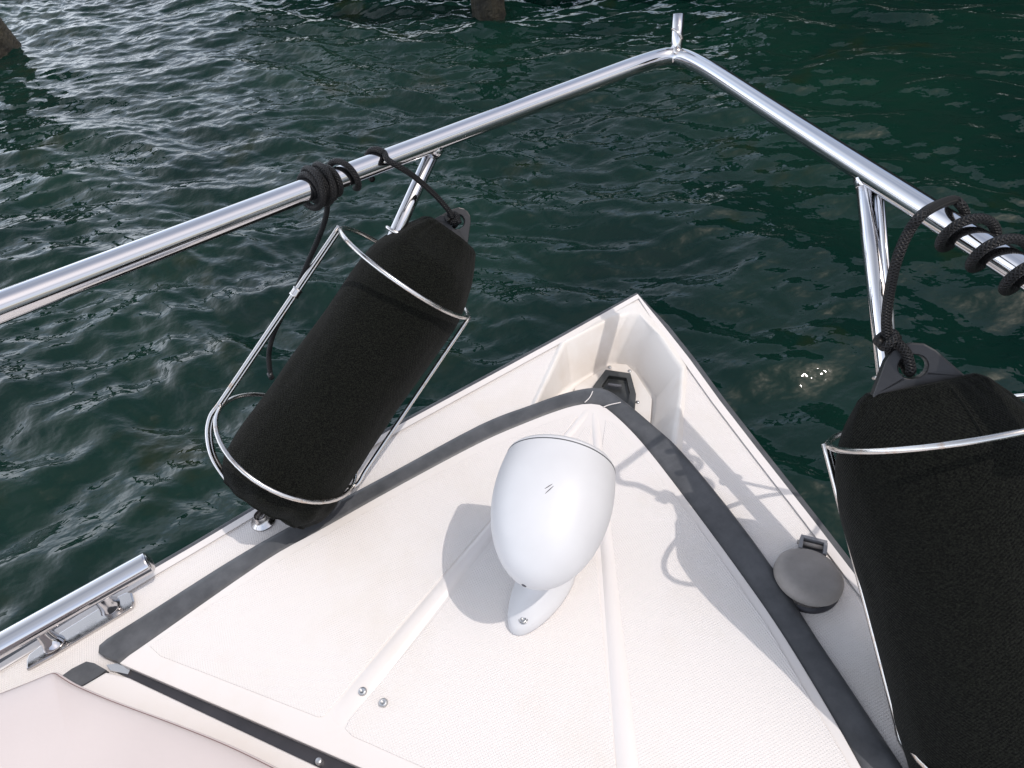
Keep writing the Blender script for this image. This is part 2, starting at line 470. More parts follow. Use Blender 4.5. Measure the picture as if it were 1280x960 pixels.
# ------------------------------------------------------------------ the boat
AX = R(19)                                        # heading of the boat, clockwise from +Y
hd = Vector((math.sin(AX), math.cos(AX), 0)); lat = Vector((math.cos(AX), -math.sin(AX), 0))
boat = empty('motorboat', (0, 0, 0))
tag(boat, 'white fibreglass motorboat bow with textured foredeck and polished steel bow rail', 'boat')
tip = P(797, 369)
Ledge = [P(*q) for q in ((700, 423.5), (620, 467), (489, 538), (370, 607), (240, 685), (190, 714), (120, 757), (40, 806), (-60, 868))]
Redge = [P(*q) for q in ((829, 408), (862, 450), (900, 502.5), (946, 562), (1015, 650), (1093, 752), (1180, 868), (1280, 1005))]
mid = tip
Lb = Ledge[-1]; Rb = Redge[-1]
aft = 1.6
Lc = [Lb-hd*.35-lat*.12, Lb-hd*.8-lat*.2, Lb-hd*aft-lat*.22]
Rc = [Rb-hd*.25+lat*.12, Rb-hd*.6+lat*.2, Rb-hd*aft+lat*.22]
outline = [tip]+Ledge+Lc+Rc[::-1]+Redge[::-1]
# locker loops (opening crest, outer lip)
lipo = [P(*q) for q in ((662, 509), (699, 429), (757, 393), (790, 377), (800, 378), (836, 420), (859, 457), (856, 500), (852, 575), (760, 560))]
crest = [P(q[0], q[1], .008) for q in ((666, 510), (704, 427), (763, 396), (786, 389), (800, 392), (828, 422), (854, 460), (852, 498), (843, 570), (758, 555))]
wallt = [P(q[0], q[1], .002) for q in ((669, 512), (708, 430), (766, 401), (785, 396), (795, 397), (815, 412), (849, 463), (847, 496), (836, 566), (758, 550))]
LZ = -.07
wallb = [P(q[0], q[1], LZ+.006) for q in ((688, 502), (714, 477), (750, 456), (758, 452), (770, 450), (795, 460), (821, 497), (820, 512), (812, 560), (756, 545))]
floor_ = [P(q[0], q[1], LZ) for q in ((702, 500), (718, 482), (751, 461), (760, 456), (772, 455), (792, 464), (816, 498), (815, 512), (808, 555), (756, 540))]
def bmpoly_hole(outer, hole, z):
    bm = bmesh.new()
    vo = [bm.verts.new((p.x, p.y, z)) for p in outer]; vh = [bm.verts.new((p.x, p.y, z)) for p in hole]
    tr = tessellate_polygon([[Vector((p.x, p.y, 0)) for p in outer], [Vector((p.x, p.y, 0)) for p in hole]])
    al = vo+vh
    for t in tr:
        try: bm.faces.new([al[i] for i in t])
        except ValueError: pass
    return bm
bm = bmpoly_hole(outline, lipo, 0)
for f in bm.faces:
    if f.normal.z < 0: f.normal_flip()
deck = part('foredeck', bm, M_non, boat, False)
# smooth margin along the deck edge
def ribbon(bm, A, B, z):
    va = [bm.verts.new((p.x, p.y, z)) for p in A]; vb = [bm.verts.new((p.x, p.y, z)) for p in B]
    for i in range(len(A)-1): bm.faces.new((va[i], va[i+1], vb[i+1], vb[i]))
def offset_path(path, d):
    out = []
    for i, p in enumerate(path):
        t = path[min(i+1, len(path)-1)]-path[max(i-1, 0)]; t.z = 0; t.normalize()
        out.append(p+Vector((-t.y, t.x, 0))*d)
    return out
full = [Lc[2], Lc[1], Lc[0]]+Ledge[::-1]+[tip]+Redge+Rc
inner = offset_path(full, -.012)
bm = bmesh.new(); va = full; ribbon(bm, full, inner, .0025)
bm2v = None
part('deck_margin', bm, M_gel, boat, False)
# rub rail: grey moulding round the gunwale with a steel strip
def strake(off0, off1, z0, z1, mtl, name, seg=None, label=None):
    A = offset_path(full, off0); Bq = offset_path(full, off1); bm = bmesh.new()
    rows = [[bm.verts.new((p.x, p.y, z)) for p in row] for row, z in ((A, z0), (A, z1), (Bq, z1), (Bq, z0))]
    N = len(full)
    for i in range(N-1):
        for k in range(4):
            k2 = (k+1) % 4; bm.faces.new((rows[k][i], rows[k][i+1], rows[k2][i+1], rows[k2][i]))
    bm.faces.new([rows[k][0] for k in range(4)]); bm.faces.new([rows[k][-1] for k in range(4)][::-1])
    o = part(name, bm, mtl, boat, False); bevel(o, .002, 2); return o
strake(.0003, .011, -.05, -.0015, M_gask, 'rub_rail')
strake(.0113, .014, -.032, -.012, M_plate, 'rub_strip')
# hull sides
bm = bmesh.new()
cen = (Lc[2]+Rc[2])/2
rows = []
prevr = None
for z, k in ((-.045, 0), (-.3, .05), (-.6, .11), (-.95, .20), (-1.1, .32)):
    row = []
    for p in full:
        q = p+(-hd*k*1.1); dl = (q-cen).dot(lat); q = q-lat*dl*k*.9
        row.append(bm.verts.new((q.x, q.y, z)))
    if prevr:
        for i in range(len(full)-1): bm.faces.new((prevr[i], prevr[i+1], row[i+1], row[i]))
        bm.faces.new((prevr[0], row[0], row[-1], prevr[-1]))
    prevr = row
bm.faces.new(prevr)
part('hull', bm, M_gel, boat)

# anchor locker
lk_m = bmesh.new()
def rnd(loop): return catmull([p for p in loop], 3, True)
loops = [lipo, crest, wallt, wallb, floor_]
vv = [[lk_m.verts.new(p) for p in lp] for lp in loops]
for A, Bq in zip(vv, vv[1:]):
    for i in range(len(A)):
        j = (i+1) % len(A); lk_m.faces.new((A[i], A[j], Bq[j], Bq[i]))
lk_m.faces.new(vv[-1])
lk = part('anchor_locker', lk_m, M_lock, boat, True)
for f in lk.data.polygons: pass
bevel(lk, .004, 3, 25)
# floor plate with screws
fl = [P(q[0], q[1], LZ+.004) for q in ((716, 512), (718, 485), (755, 460), (769, 455), (783, 456), (795, 467), (815, 499), (812, 545), (760, 538))]
pl = part('floor_plate', ngon_prism(fl, LZ+.001, LZ+.006), M_lock, lk, False); bevel(pl, .002, 2)
for q in ((762, 459), (787, 464), (797, 503)):
    bm = bmesh.new(); lathe(bm, P(q[0], q[1], LZ+.006), (0, 0, 1), [(0, .0035), (.0015, .003), (.002, 0)], 14)
    part('screw', bm, M_screw, lk)
# black recessed grip
g_o = [(741, 488), (757, 466.5), (788, 471), (795, 497), (793, 520), (760, 520)]
g_i = [(752, 487), (761, 474), (783, 477), (787, 495), (785, 508), (765, 508)]
bm = bmesh.new()
r0 = [bm.verts.new(P(x, y, LZ+.006)) for x, y in g_o]
r1 = [bm.verts.new(P(x, y, LZ+.006)+Vector((0, 0, .010))) for x, y in g_o]
r2 = [bm.verts.new(P(x, y, LZ+.006)+Vector((0, 0, .010))) for x, y in g_i]
r3 = [bm.verts.new(P(x, y, LZ+.006)+Vector((0, 0, .001))) for x, y in g_i]
for A, Bq in ((r0, r1), (r1, r2), (r2, r3)):
    for i in range(6): bm.faces.new((A[i], A[(i+1) % 6], Bq[(i+1) % 6], Bq[i]))
bm.faces.new(r3)
gr = part('latch_grip', bm, M_grip, lk, False, 'black recessed latch on locker floor'); bevel(gr, .0012, 2)
bm = bmesh.new()
c0, c1 = P(760, 481, LZ+.014), P(777, 483, LZ+.014)
sweep(bm, [c0, (c0+c1)/2, c1], .003, 10)
part('latch_bar', bm, M_capd, lk)

# hatch: gasket, lid, non skid panels, ribs
HZ = .016
out_l = [(148, 828), (133, 823), (123, 816), (124, 808), (134, 799), (180, 770), (289, 701), (370, 655), (480, 597), (600, 532), (662, 508), (705, 493), (738, 486), (758, 488), (779, 501), (815, 531), (850, 563), (906, 630), (966, 711), (1012, 785), (1070, 872), (1128, 960), (1260, 1160)]
in_l = [(149, 829), (158, 821), (180, 806), (329, 702), (400, 662), (500, 606), (600, 553), (660, 527), (700, 512), (727, 505), (745, 505), (758, 510), (785, 534), (815, 568), (870, 640), (925, 715), (973, 784), (1026, 870), (1077, 960), (1190, 1170)]
rear = [(1000, 1196), (700, 1068), (440, 955), (300, 894), (165, 836)]
gout = catmull([P(x, y, .006) for x, y in out_l], 4); gin = [P(x, y, HZ) for x, y in in_l]
# gasket as a smooth strip: rises from deck to lid edge
bm = bmesh.new()
gi = catmull([P(x, y, .010) for x, y in in_l], 4)
def resamp(path, n):
    L = [0]
    for p, q in zip(path, path[1:]): L.append(L[-1]+(q-p).length)
    out = []
    for k in range(n):
        t = L[-1]*k/(n-1); i = 0
        while i < len(L)-2 and L[i+1] < t: i += 1
        f = (t-L[i])/max(1e-9, L[i+1]-L[i]); out.append(path[i].lerp(path[i+1], min(1, max(0, f))))
    return out
def nearest_pair(A, Bp):
    return [min(Bp, key=lambda q: (q-p).length) for p in A]
go = resamp(gout, 140); gi_r = resamp(gi, 600); gp = nearest_pair(go, gi_r)
prof = [(0, -.002), (0, .007), (.08, .011), (.3, .0125), (.8, .011), (1.0, .010), (1.08, .006)]
rows = []
for t, z in prof:
    rows.append([bm.verts.new(((a_+(b_-a_)*t).x, (a_+(b_-a_)*t).y, z)) for a_, b_ in zip(go, gp)])
for A, Bq in zip(rows, rows[1:]):
    for i in range(len(A)-1): bm.faces.new((A[i], A[i+1], Bq[i+1], Bq[i]))
bm.faces.new([r_[0] for r_ in rows])
bmesh.ops.remove_doubles(bm, verts=bm.verts, dist=.0002)
gk = part('rubber_gasket', bm, M_gask, boat, True, 'grey rubber gasket around the hatch lid')
autosm(gk, 50)
lid_loop = resamp(catmull(gin, 4), 110)+[P(x, y, HZ) for x, y in rear]
lid = part('hatch_lid', prism(lid_loop, .002, HZ), M_gel, boat, False)
bevel(lid, .004, 3, 50)
def panel(pts, name='nonskid_panel'):
    lp = [P(x, y, HZ+.001) for x, y in pts]
    lp = catmull(lp, 1, True)
    o = part(name, prism(lp, HZ-.001, HZ+.0012), M_non, lid, False); bevel(o, .001, 2, 50); return o
panel([(186, 807), (335, 709), (500, 616), (600, 564), (660, 538), (705, 521), (722, 519), (712, 534), (508, 772), (410, 889), (404, 896), (396, 896), (260, 843), (200, 820)])
panel([(739, 536), (736, 560), (745, 690), (756, 820), (770, 960), (780, 1080), (700, 1050), (537, 963), (440, 920), (431, 911), (436, 900), (540, 775), (720, 550), (732, 532)])
panel([(757, 525), (768, 528), (805, 570), (868, 650), (960, 783), (1064, 960), (1140, 1110), (1000, 1160), (812, 1100), (797, 960), (781, 820), (765, 690), (752, 560)])
def rib(a0, a1, w0, w1):
    A0, A1 = P(a0[0], a0[1], HZ), P(a1[0], a1[1], HZ); t = (A1-A0).normalized(); nn = Vector((-t.y, t.x, 0)); bm = bmesh.new()
    rows = []
    for k in range(30):
        c_ = A0.lerp(A1, k/29); w_ = w0+(w1-w0)*k/29; h_ = .0045*min(1, k/3+.1)*min(1, (29-k)/3+.03)
        rows.append([bm.verts.new(c_+nn*w_*u_+Vector((0, 0, -.0005+h_*max(0, 1-u_*u_)))) for u_ in (-1, -.8, -.5, -.2, .2, .5, .8, 1)])
    for A, Bq in zip(rows, rows[1:]):
        for i in range(7): bm.faces.new((A[i], A[i+1], Bq[i+1], Bq[i]))
    part('moulded_rib', bm, M_gel, lid)
rib((736, 512), (415, 908), .006, .0155); rib((743, 514), (800, 1110), .006, .0155)
# rusty scratches left in the moulding near the apex are only thin threads of sealant
for pts in (((731, 503), (737, 497), (741, 489)), ((754, 509), (762, 506), (776, 503))):
    part('sealant_thread', tube(catmull([P(x, y, .017) for x, y in pts], 5), .0008, 6), M_gel, boat)
# screws and drain studs on lid
for (x, y) in ((453, 864), (479, 878)):
    bm = bmesh.new(); lathe(bm, P(x, y, HZ+.004), (0, 0, 1), [(-.003, .0052), (.0, .0052), (.0018, .0042), (.0018, .0022), (.0004, .002), (.0004, 0)], 20)
    part('snap_stud', bm, M_screw, lid)

# gap behind the lid and the moulding aft of it
gapl = [P(x, y, .003) for x, y in ((150, 829), (163, 834), (440, 952), (700, 1065), (690, 1085), (405, 966), (160, 847), (140, 838))]
part('hinge_gap_seal', prism(gapl, .0008, .004), M_gask2, boat, False)
aftl = [(132, 840), (160, 846.5), (405, 962), (700, 1090), (800, 1500), (-500, 1400), (-300, 1000), (90, 862), (103, 857)]
am = part('aft_moulding', prism([P(x, y, .012) for x, y in aftl], .0005, .012), M_gel, boat, False); bevel(am, .003, 2, 50)
g2 = [(76, 846), (90, 836), (108, 827), (118, 829), (133, 837.5), (122, 846), (103, 857), (60, 885), (30, 870)]
part('gasket_end', prism([P(x, y, .008) for x, y in g2], .0004, .0085), M_gask, boat, False)
g3 = [(133, 831), (150, 829), (163, 837), (160, 843), (138, 838)]
part('seal_block', prism([P(x, y, .006) for x, y in g3], .004, .0065), M_plate, boat, False)
bm = bmesh.new(); lathe(bm, P(398, 951, .012), (0, 0, 1), [(-.008, .004), (0, .004), (.001, .003), (.001, 0)], 14)
part('screw', bm, M_screw, boat)

# ---------------------------------------------------------------- bow rail
RR = .0132
railp = [(-260, 488, .55), (-60, 407, .523), (0, 382, .513), (120, 337, .492), (240, 290, .471), (355, 249, .451), (470, 205, .431), (560, 173, .412), (640, 140, .40), (720, 109, .39), (790, 83, .378), (822, 73, .372), (845, 69, .37), (866, 77, .372), (895, 92, .376), (980, 149, .39), (1060, 201, .396), (1150, 257, .404), (1240, 314, .413), (1320, 365, .42), (1500, 480, .435)]
rp = [P(x, y, z) for x, y, z in railp]
def fit_arm(pts, n):
    # each arm is one gently bowed tube: quadratic fit along its chord
    A_, B_2 = pts[0], pts[-1]; d = (B_2-A_); ts = [((p-A_).dot(d))/d.length_squared for p in pts]
    cs = [np.polyfit(ts, [p[k] for p in pts], 2) for k in range(3)]
    return [Vector([float(np.polyval(c_, t)) for c_ in cs]) for t in np.linspace(0, 1, n)]
armL = fit_arm(rp[:11], 60); armR = fit_arm(rp[14:], 60)
rpath = armL+[q for q in catmull([armL[-2], armL[-1], rp[12], armR[0], armR[1]], 8)[9:24]]+armR
# straighten both arms slightly by smoothing
for _ in range(6):
    rpath = [rpath[0]]+[rpath[i]*.5+(rpath[i-1]+rpath[i+1])*.25 for i in range(1, len(rpath)-1)]+[rpath[-1]]
br = part('bow_rail', tube(rpath, RR, 32), M_steel, boat)
def rail_at(x):   # point of the rail nearest pixel column x
    best = min(range(1, len(rpath)-1), key=lambda i: abs(pix(rpath[i])[0]-x))
    return rpath[best], (rpath[best+1]-rpath[best-1]).normalized()
def pix(wp):
    v = Vector(wp)-Vector((0, 0, CZ)); d = v.dot(fwd)
    return 640+F*v.dot(cright)/d, 480-F*v.dot(cup)/d
# light socket at the apex
c0, _ = rail_at(845)
top = D(848, 18, (c0-Vector((0, 0, CZ))).dot(fwd)*.985)
bm = tube([c0-(top-c0)*.1, c0.lerp(top, .5), top], .0088, 20)
ls = part('light_socket', bm, M_steel, br)
bm = bmesh.new(); ax_ = (top-c0).normalized(); md = c0.lerp(top, .52)
tl = (ax_+cright*.9).normalized()
ringp = [md+(tl.orthogonal().normalized()*math.cos(t)+tl.cross(tl.orthogonal().normalized())*math.sin(t))*.0115 for t in [2*math.pi*i/24 for i in range(24)]]
part('socket_clip', tube(ringp, .0018, 8, closed=True), M_wire, br)
bm = bmesh.new(); lathe(bm, c0+Vector((0, 0, .004))-fwd*.009, -fwd, [(0, .007), (.003, .006), (.004, 0)], 16)
part('weld_bead', bm, M_wire, br)
# stanchions
def stanchion(x_top, foot, r=.0095, ends=.0):
    t0, tdir = rail_at(x_top); ft = P(*foot, 0.0)
    pth = [t0, t0.lerp(ft, .3), t0.lerp(ft, .7), ft]
    o = part('stanchion', tube(pth, r, 24), M_steel, br)
    bm = bmesh.new(); lathe(bm, ft, (0, 0, 1), [(.0006, .019), (.003, .018), (.006, .0135), (.012, .0115), (.016, .0095)], 28)
    part('stanchion_foot', bm, M_plate, br)
    return t0, ft
lt, lf = stanchion(552, (330, 651)); rt, rf_ = stanchion(1083, (1152, 864), .0112)
part('brace', tube([rail_at(1100)[0], rt.lerp(rf_, .40)+Vector((.009, 0, 0))], .0042, 12), M_steel, br)
# weld collars under the rail
for tp, ft in ((lt, lf), (rt, rf_)):
    d_ = (ft-tp).normalized(); bm = bmesh.new()
    sweep(bm, [tp+d_*.008, tp+d_*.016, tp+d_*.022], .0115, 20, rf=lambda t: 1.15-.25*t)
    part('weld_collar', bm, M_steel, br)

# ---------------------------------------------------------------- fender baskets
def basis(p_top, p_bot, depth):
    A_, B_2 = D(*p_top, depth), D(*p_bot, depth)
    ax = (B_2-A_).normalized(); view = (A_-Vector((0, 0, CZ))).normalized()
    e1 = ax.cross(view).normalized(); e2 = e1.cross(ax).normalized()   # e2 points away or toward camera
    if e2.dot(view) > 0: e2 = -e2
    if e1.dot(cright) < 0: e1 = -e1
    return A_, ax, e1, e2
def ring_pts(C_, ax, e1, e2, rad, tau, n=48):
    return [C_+e1*math.cos(t)*rad+(e2*math.cos(tau)+ax*math.sin(tau))*math.sin(t)*rad for t in [2*math.pi*i/n for i in range(n)]]
def basket(top_c, low_c, depth, rad, t1, t2, bot, clamp, depth2=None, label=None):
    A_, ax, e1, e2 = basis(top_c, low_c, depth)
    C1 = A_; C2 = D(*low_c, depth2 or depth)
    kk = rad/.0945
    bk = bpy.data.objects.new('fender_basket', None); COL.objects.link(bk); bk.location = C1; bk.parent = boat
    if label: bk['label'] = label
    WR = .0032
    R1 = ring_pts(C1, ax, e1, e2, rad, t1); R2 = ring_pts(C2, ax, e1, e2, rad, t2)
    part('hoop', tube(R1, WR, 12, closed=True), M_wire, bk)
    part('hoop', tube(R2, WR, 12, closed=True), M_wire, bk)
    n = 48
    for idx in (24, 0):
        p1, p2 = R1[idx], R2[idx]; out_ = (p1-C1).normalized()
        for off in ((-.0033, .0033) if idx == 24 else (0,)):
            sh_ = e2*off*1.2+out_*(.003+off*.4)
            under = C2+ax*bot
            bk_ = 0 if idx == 24 else -.02
            pth = [p1+sh_, p1.lerp(p2, .35)+sh_, p1.lerp(p2, .7)+sh_, p1.lerp(p2, .9)+sh_, p2+sh_, p2+ax*.02*kk+out_*(.0+bk_)*kk+e2*bk_*.5+sh_, p2+ax*.042*kk-out_*(.010-bk_)*kk+e2*bk_+sh_, p2+ax*.064*kk-out_*(.032-bk_)*kk+e2*bk_*1.5+sh_, p2+ax*.080*kk-out_*.068*kk+e2*bk_+sh_, C2+ax*.083*kk+sh_]
            part('strut', tube(catmull(pth, 8), WR*.95, 12), M_wire, bk)
    for idx in (12, 36):
        p2 = R2[idx]; out_ = (p2-C2).normalized()
        pth = [p2, p2+ax*.035*kk+out_*.004, p2+ax*.066*kk-out_*.034*kk, p2+ax*.080*kk-out_*.07*kk, C2+ax*.083*kk]
        if idx == 36: part('strut', tube(catmull(pth, 8), WR*.9, 12), M_wire, bk)
    # clamp sleeve on the double strut
    p = R1[24].lerp(R2[24], clamp)+(R1[24]-C1).normalized()*.003
    bm = bmesh.new(); sweep(bm, [p-ax*.006, p-ax*.003, p+ax*.003, p+ax*.006], .0068, 14, rf=lambda t: 1 if .2 < t < .8 else 1.12)
    part('clamp_sleeve', bm, M_plate, bk)
    return bk, C1, C2, ax, e1, e2, R1, R2
bkL = basket((508, 341), (362, 557), .98, .104, .20, .36, .092, .37, label='steel wire fender basket beside the port rail')
T1R, T2R = -.02, .18
bkR = basket((1194, 527), (1291, 903), .69, .1165, T1R, T2R, .10, 1.6, label='steel wire fender basket on the starboard side')
# hook of the left basket round its stanchion
p = lt.lerp(lf, .42)
def hook(bk, tp, ft, k, tgt):
    c_ = tp.lerp(ft, k); d_ = (ft-tp).normalized(); q1 = d_.orthogonal().normalized(); q2 = d_.cross(q1)
    pts = [c_+(q1*math.cos(t)+q2*math.sin(t))*.0135 for t in [2*math.pi*i/24 for i in range(24)]]
    part('hook_ring', tube(pts, .0026, 10, closed=True), M_wire, bk)
    part('hook_arm', tube([c_+(tgt-c_).normalized()*.0135, c_.lerp(tgt, .5), tgt], .0028, 10), M_wire, bk)
hook(bkL[0], lt, lf, .22, bkL[6][36]); hook(bkR[0], rt, rf_, .40, bkR[6][36])

# ---------------------------------------------------------------- fenders
def fender(top, dirpx, depth, prof, L, label, seed, squash=.90, tabrot=0, K_=1):
    prof = [(a_*K_, b_*K_) for a_, b_ in prof]; L *= K_
    t2 = (top[0]+dirpx[0]*200, top[1]+dirpx[1]*200)
    A_, ax, e1, e2 = basis(top, t2, depth)
    root = empty('boat_fender', A_+ax*L*.5)
    bm = bmesh.new(); uvl = bm.loops.layers.uv.verify(); N = 120; K = 140; rings = []
    ps = list(np.linspace(0, prof[-1][0], 200)); pr_ = np.interp(ps, [p_[0] for p_ in prof], [p_[1] for p_ in prof])
    ker = np.hanning(25); ker /= ker.sum()
    for _ in range(2): pr_[3:-3] = np.convolve(np.concatenate([[pr_[0]]*12, pr_, [pr_[-1]]*12]), ker, 'valid')[3:-3]
    pr_ = list(pr_)
    for i in range(N+1):
        s = L*(1-math.cos(math.pi*i/N))/2
        r = float(np.interp(s, ps, pr_)); row = []
        flat = max(0, 1-s/.05)
        for k in range(K):
            t = 2*math.pi*k/K; v = Vector((math.cos(t)*1.5, math.sin(t)*1.5, s*14+seed))
            d = noise.noise(v)*.0022 + noise.noise(Vector((math.cos(t)*5, math.sin(t)*5, s*22+seed)))*.0011
            endw = max(0, (s-(L-.075))/.075)          # gathered loose cloth at the foot
            d += endw*(1-endw*.4)*(.0045*math.sin(7*t+seed)+.003*math.sin(13*t+2*seed)+.006*noise.noise(Vector((math.cos(t)*3, math.sin(t)*3, s*40))))
            d += max(0, 1-s/.07)*(.0035*math.sin(5*t+seed)+.003*noise.noise(Vector((math.cos(t)*6, math.sin(t)*6, s*30+seed))))
            rr = r+d*min(1, r/.04)
            row.append(bm.verts.new(A_+ax*(s+endw*.006*noise.noise(Vector((math.cos(t)*2, math.sin(t)*2, seed))))+e1*math.cos(t)*rr+e2*math.sin(t)*rr*(squash-.35*flat)))
        rings.append(row)
    for i in range(N):
        for k in range(K):
            f = bm.faces.new((rings[i][k], rings[i][(k+1) % K], rings[i+1][(k+1) % K], rings[i+1][k]))
            s0 = L*(1-math.cos(math.pi*i/N))/2; s1 = L*(1-math.cos(math.pi*(i+1)/N))/2
            for lp, uv_ in zip(f.loops, ((k/K, s0), ((k+1)/K, s0), ((k+1)/K, s1), (k/K, s1))): lp[uvl].uv = uv_
    bm.faces.new(rings[0][::-1]); bm.faces.new(rings[-1])
    part('cloth_cover', bm, M_cloth, root)
    # stitched seam beads
    bm = bmesh.new(); pts = []
    for i in range(0, 40):
        s = .006+i*.0012; r = float(np.interp(s, ps, pr_)); flat = max(0, 1-s/.05); t = R(62)
        pts.append(A_+ax*s+e1*math.cos(t)*(r+.0008)+e2*math.sin(t)*(r+.0008)*(squash-.35*flat))
    sweep(bm, pts, .0014, 8); part('seam', bm, M_cloth, root)
    # moulded eye tab
    bm = bmesh.new(); H_ = .034*K_; wb = .036*K_; wt = .0115*K_; tw = 1 if tabrot else .8; th = .0065*K_
    outl = [(-wb, .018*K_), (-wb*.93, 0), (-wt*1.6, -H_*.72), (-wt, -H_*.93), (-wt*.4, -H_), (wt*.4, -H_), (wt, -H_*.93), (wt*1.6, -H_*.72), (wb*.93, 0), (wb, .018*K_)]
    hole = [(math.cos(t)*.0108*K_, -.0155*K_+math.sin(t)*.0095*K_) for t in [2*math.pi*i/24 for i in range(24)]]
    tr = tessellate_polygon([[Vector((x, y, 0)) for x, y in outl], [Vector((x, y, 0)) for x, y in hole]])
    al = outl+hole; q1 = (e1*math.cos(tabrot)+e2*math.sin(tabrot)); q2 = ax.cross(q1).normalized()
    va = [bm.verts.new(A_+q1*x*tw+ax*y+q2*th) for x, y in al]; vb = [bm.verts.new(A_+q1*x*tw+ax*y-q2*th) for x, y in al]
    for t in tr: bm.faces.new([va[i] for i in t]); bm.faces.new([vb[i] for i in reversed(t)])
    no = len(outl)
    for i in range(no): bm.faces.new((va[i], va[(i+1) % no], vb[(i+1) % no], vb[i]))
    for i in range(24):
        a1, a2 = no+i, no+(i+1) % 24; bm.faces.new((va[a1], va[a2], vb[a2], vb[a1]))
    o = part('eye_tab', bm, M_tab, root, False); bevel(o, .0025, 3, 30)
    tag(root, label, 'fender', 'fenders in the rail baskets')
    return A_, ax, e1, e2, q1, q2
profL = [(0, .034), (.004, .040), (.02, .050), (.05, .067), (.08, .0745), (.2, .075), (.30, .076), (.35, .0785), (.39, .080), (.41, .077), (.421, .066), (.427, .045)]
profR = [(0, .040), (.004, .046), (.02, .060), (.045, .073), (.08, .0795), (.2, .0775), (.34, .0775), (.38, .068), (.40, .056), (.41, .034)]
fL = fender((563, 290), (-.567, .824), .98, profL, .427, 'black cloth covered fender in the left basket, fully in view beside the hatch', 2.3, K_=1.07)
fR = fender((1145, 481), (.25, .968), .69, profR, .405, 'black cloth covered fender at the right edge, cut off by the frame', 7.7, .76, R(-12), 1.22)

# ---------------------------------------------------------------- ropes
RP = .0038
def helix(x_from, x_to, turns, rad, ph0, n=26, sgn=1):
    i0 = min(range(len(rpath)), key=lambda i: abs(pix(rpath[i])[0]-x_from)); i1 = min(range(len(rpath)), key=lambda i: abs(pix(rpath[i])[0]-x_to))
    A_, B_2 = rpath[i0], rpath[i1]
    # exact columns
    def pt(xp):
        for i in range(len(rpath)-1):
            a_, b_ = pix(rpath[i])[0], pix(rpath[i+1])[0]
            if (a_-xp)*(b_-xp) <= 0: return rpath[i].lerp(rpath[i+1], (xp-a_)/(b_-a_+1e-9))
        return A_
    A_, B_2 = pt(x_from), pt(x_to); t = (B_2-A_).normalized()
    view = ((A_+B_2)/2-Vector((0, 0, CZ))).normalized()
    nf = (-view-t*(-view).dot(t)).normalized(); nu = t.cross(nf)
    if nu.dot(cup) < 0: nu = -nu
    N = max(4, int(turns*n)); out = []
    for k in range(N+1):
        f = k/N; a_ = R(ph0)+sgn*2*math.pi*turns*f
        out.append(A_.lerp(B_2, f)+(nf*math.cos(a_)+nu*math.sin(a_))*rad)
    return out
def knot(c, ax, rad, r, turns=2.2, hgt=.012):
    q1 = ax.orthogonal().normalized(); q2 = ax.cross(q1); N = int(turns*20)
    return [c+ax*(hgt*(k/N-.5))+(q1*math.cos(2*math.pi*turns*k/N)+q2*math.sin(2*math.pi*turns*k/N))*rad for k in range(N+1)]
# left rope
A_, ax, e1, e2, q1, q2 = fL
rt_l = empty('fender_rope', rail_at(400)[0])
RW = RR+RP*.9
h1 = helix(418, 384, 4.2, RW, 140, sgn=1)
h2 = helix(384, 408, 1.9, RW+RP*1.4, 200, sgn=1)
cross_ = helix(440, 412, 1.05, RW+.002, 250, sgn=1)
dR = .96
tailp = [D(408, 252, .885), D(407, 272, .90), D(398, 298, .92), D(384, 330, .95), D(369, 364, .98), D(353, 394, 1.01), D(341, 420, 1.02), D(336, 444, 1.02), D(338, 469, 1.02)]
pt_ = cross_+h1+h2
part('rail_coil', tube(catmull(pt_[::2]+[tailp[0]], 3), RP, 12), M_rope, rt_l)
part('hanging_tail', tube(catmull([pt_[-1]]+tailp, 8), RP*.95, 12), M_rope, rt_l)
bm = tube([tailp[-1]+Vector((0, 0, .004)), tailp[-1]-Vector((0, 0, .003)), tailp[-1]-Vector((0, 0, .006))], RP*1.05, 12)
part('whipped_end', bm, M_tab, rt_l)
hole = A_+ax*(-.0155*1.1)
kc = D(566, 272, .965)
under = rail_at(470)[0]
lead = [pt_[0], D(450, 219, .885)]
strand = helix(462, 476, .62, RW, 250, sgn=-1)
r_d = (rail_at(482)[0]-Vector((0, 0, CZ))).dot(fwd)-.021
strand = strand+[D(485, 200, r_d), D(500, 209, r_d+.004), D(518, 221, .892), D(543, 243, .93), D(560, 262, .955), kc]
part('fender_strand', tube(catmull(strand, 5), RP, 12), M_rope, rt_l)
kd = (hole-kc).normalized()
part('knot', tube(catmull(knot(kc+kd*.002, kd, .0062, RP, 2.4, .013), 2), RP*.85, 12), M_rope, rt_l)
for s_ in (-1, 1):
    lp = [kc+e1*s_*.004, kc.lerp(hole, .5)+e1*s_*.006+q2*.008*s_, hole+q2*.009*s_, hole+ax*.006+q2*.003*s_, hole+ax*.007]
    part('eye_loop', tube(catmull(lp, 6), RP*.9, 12), M_rope, rt_l)
tag(rt_l, 'black braided rope tightly coiled round the left rail with a loose hanging tail', 'rope', 'fender ropes')
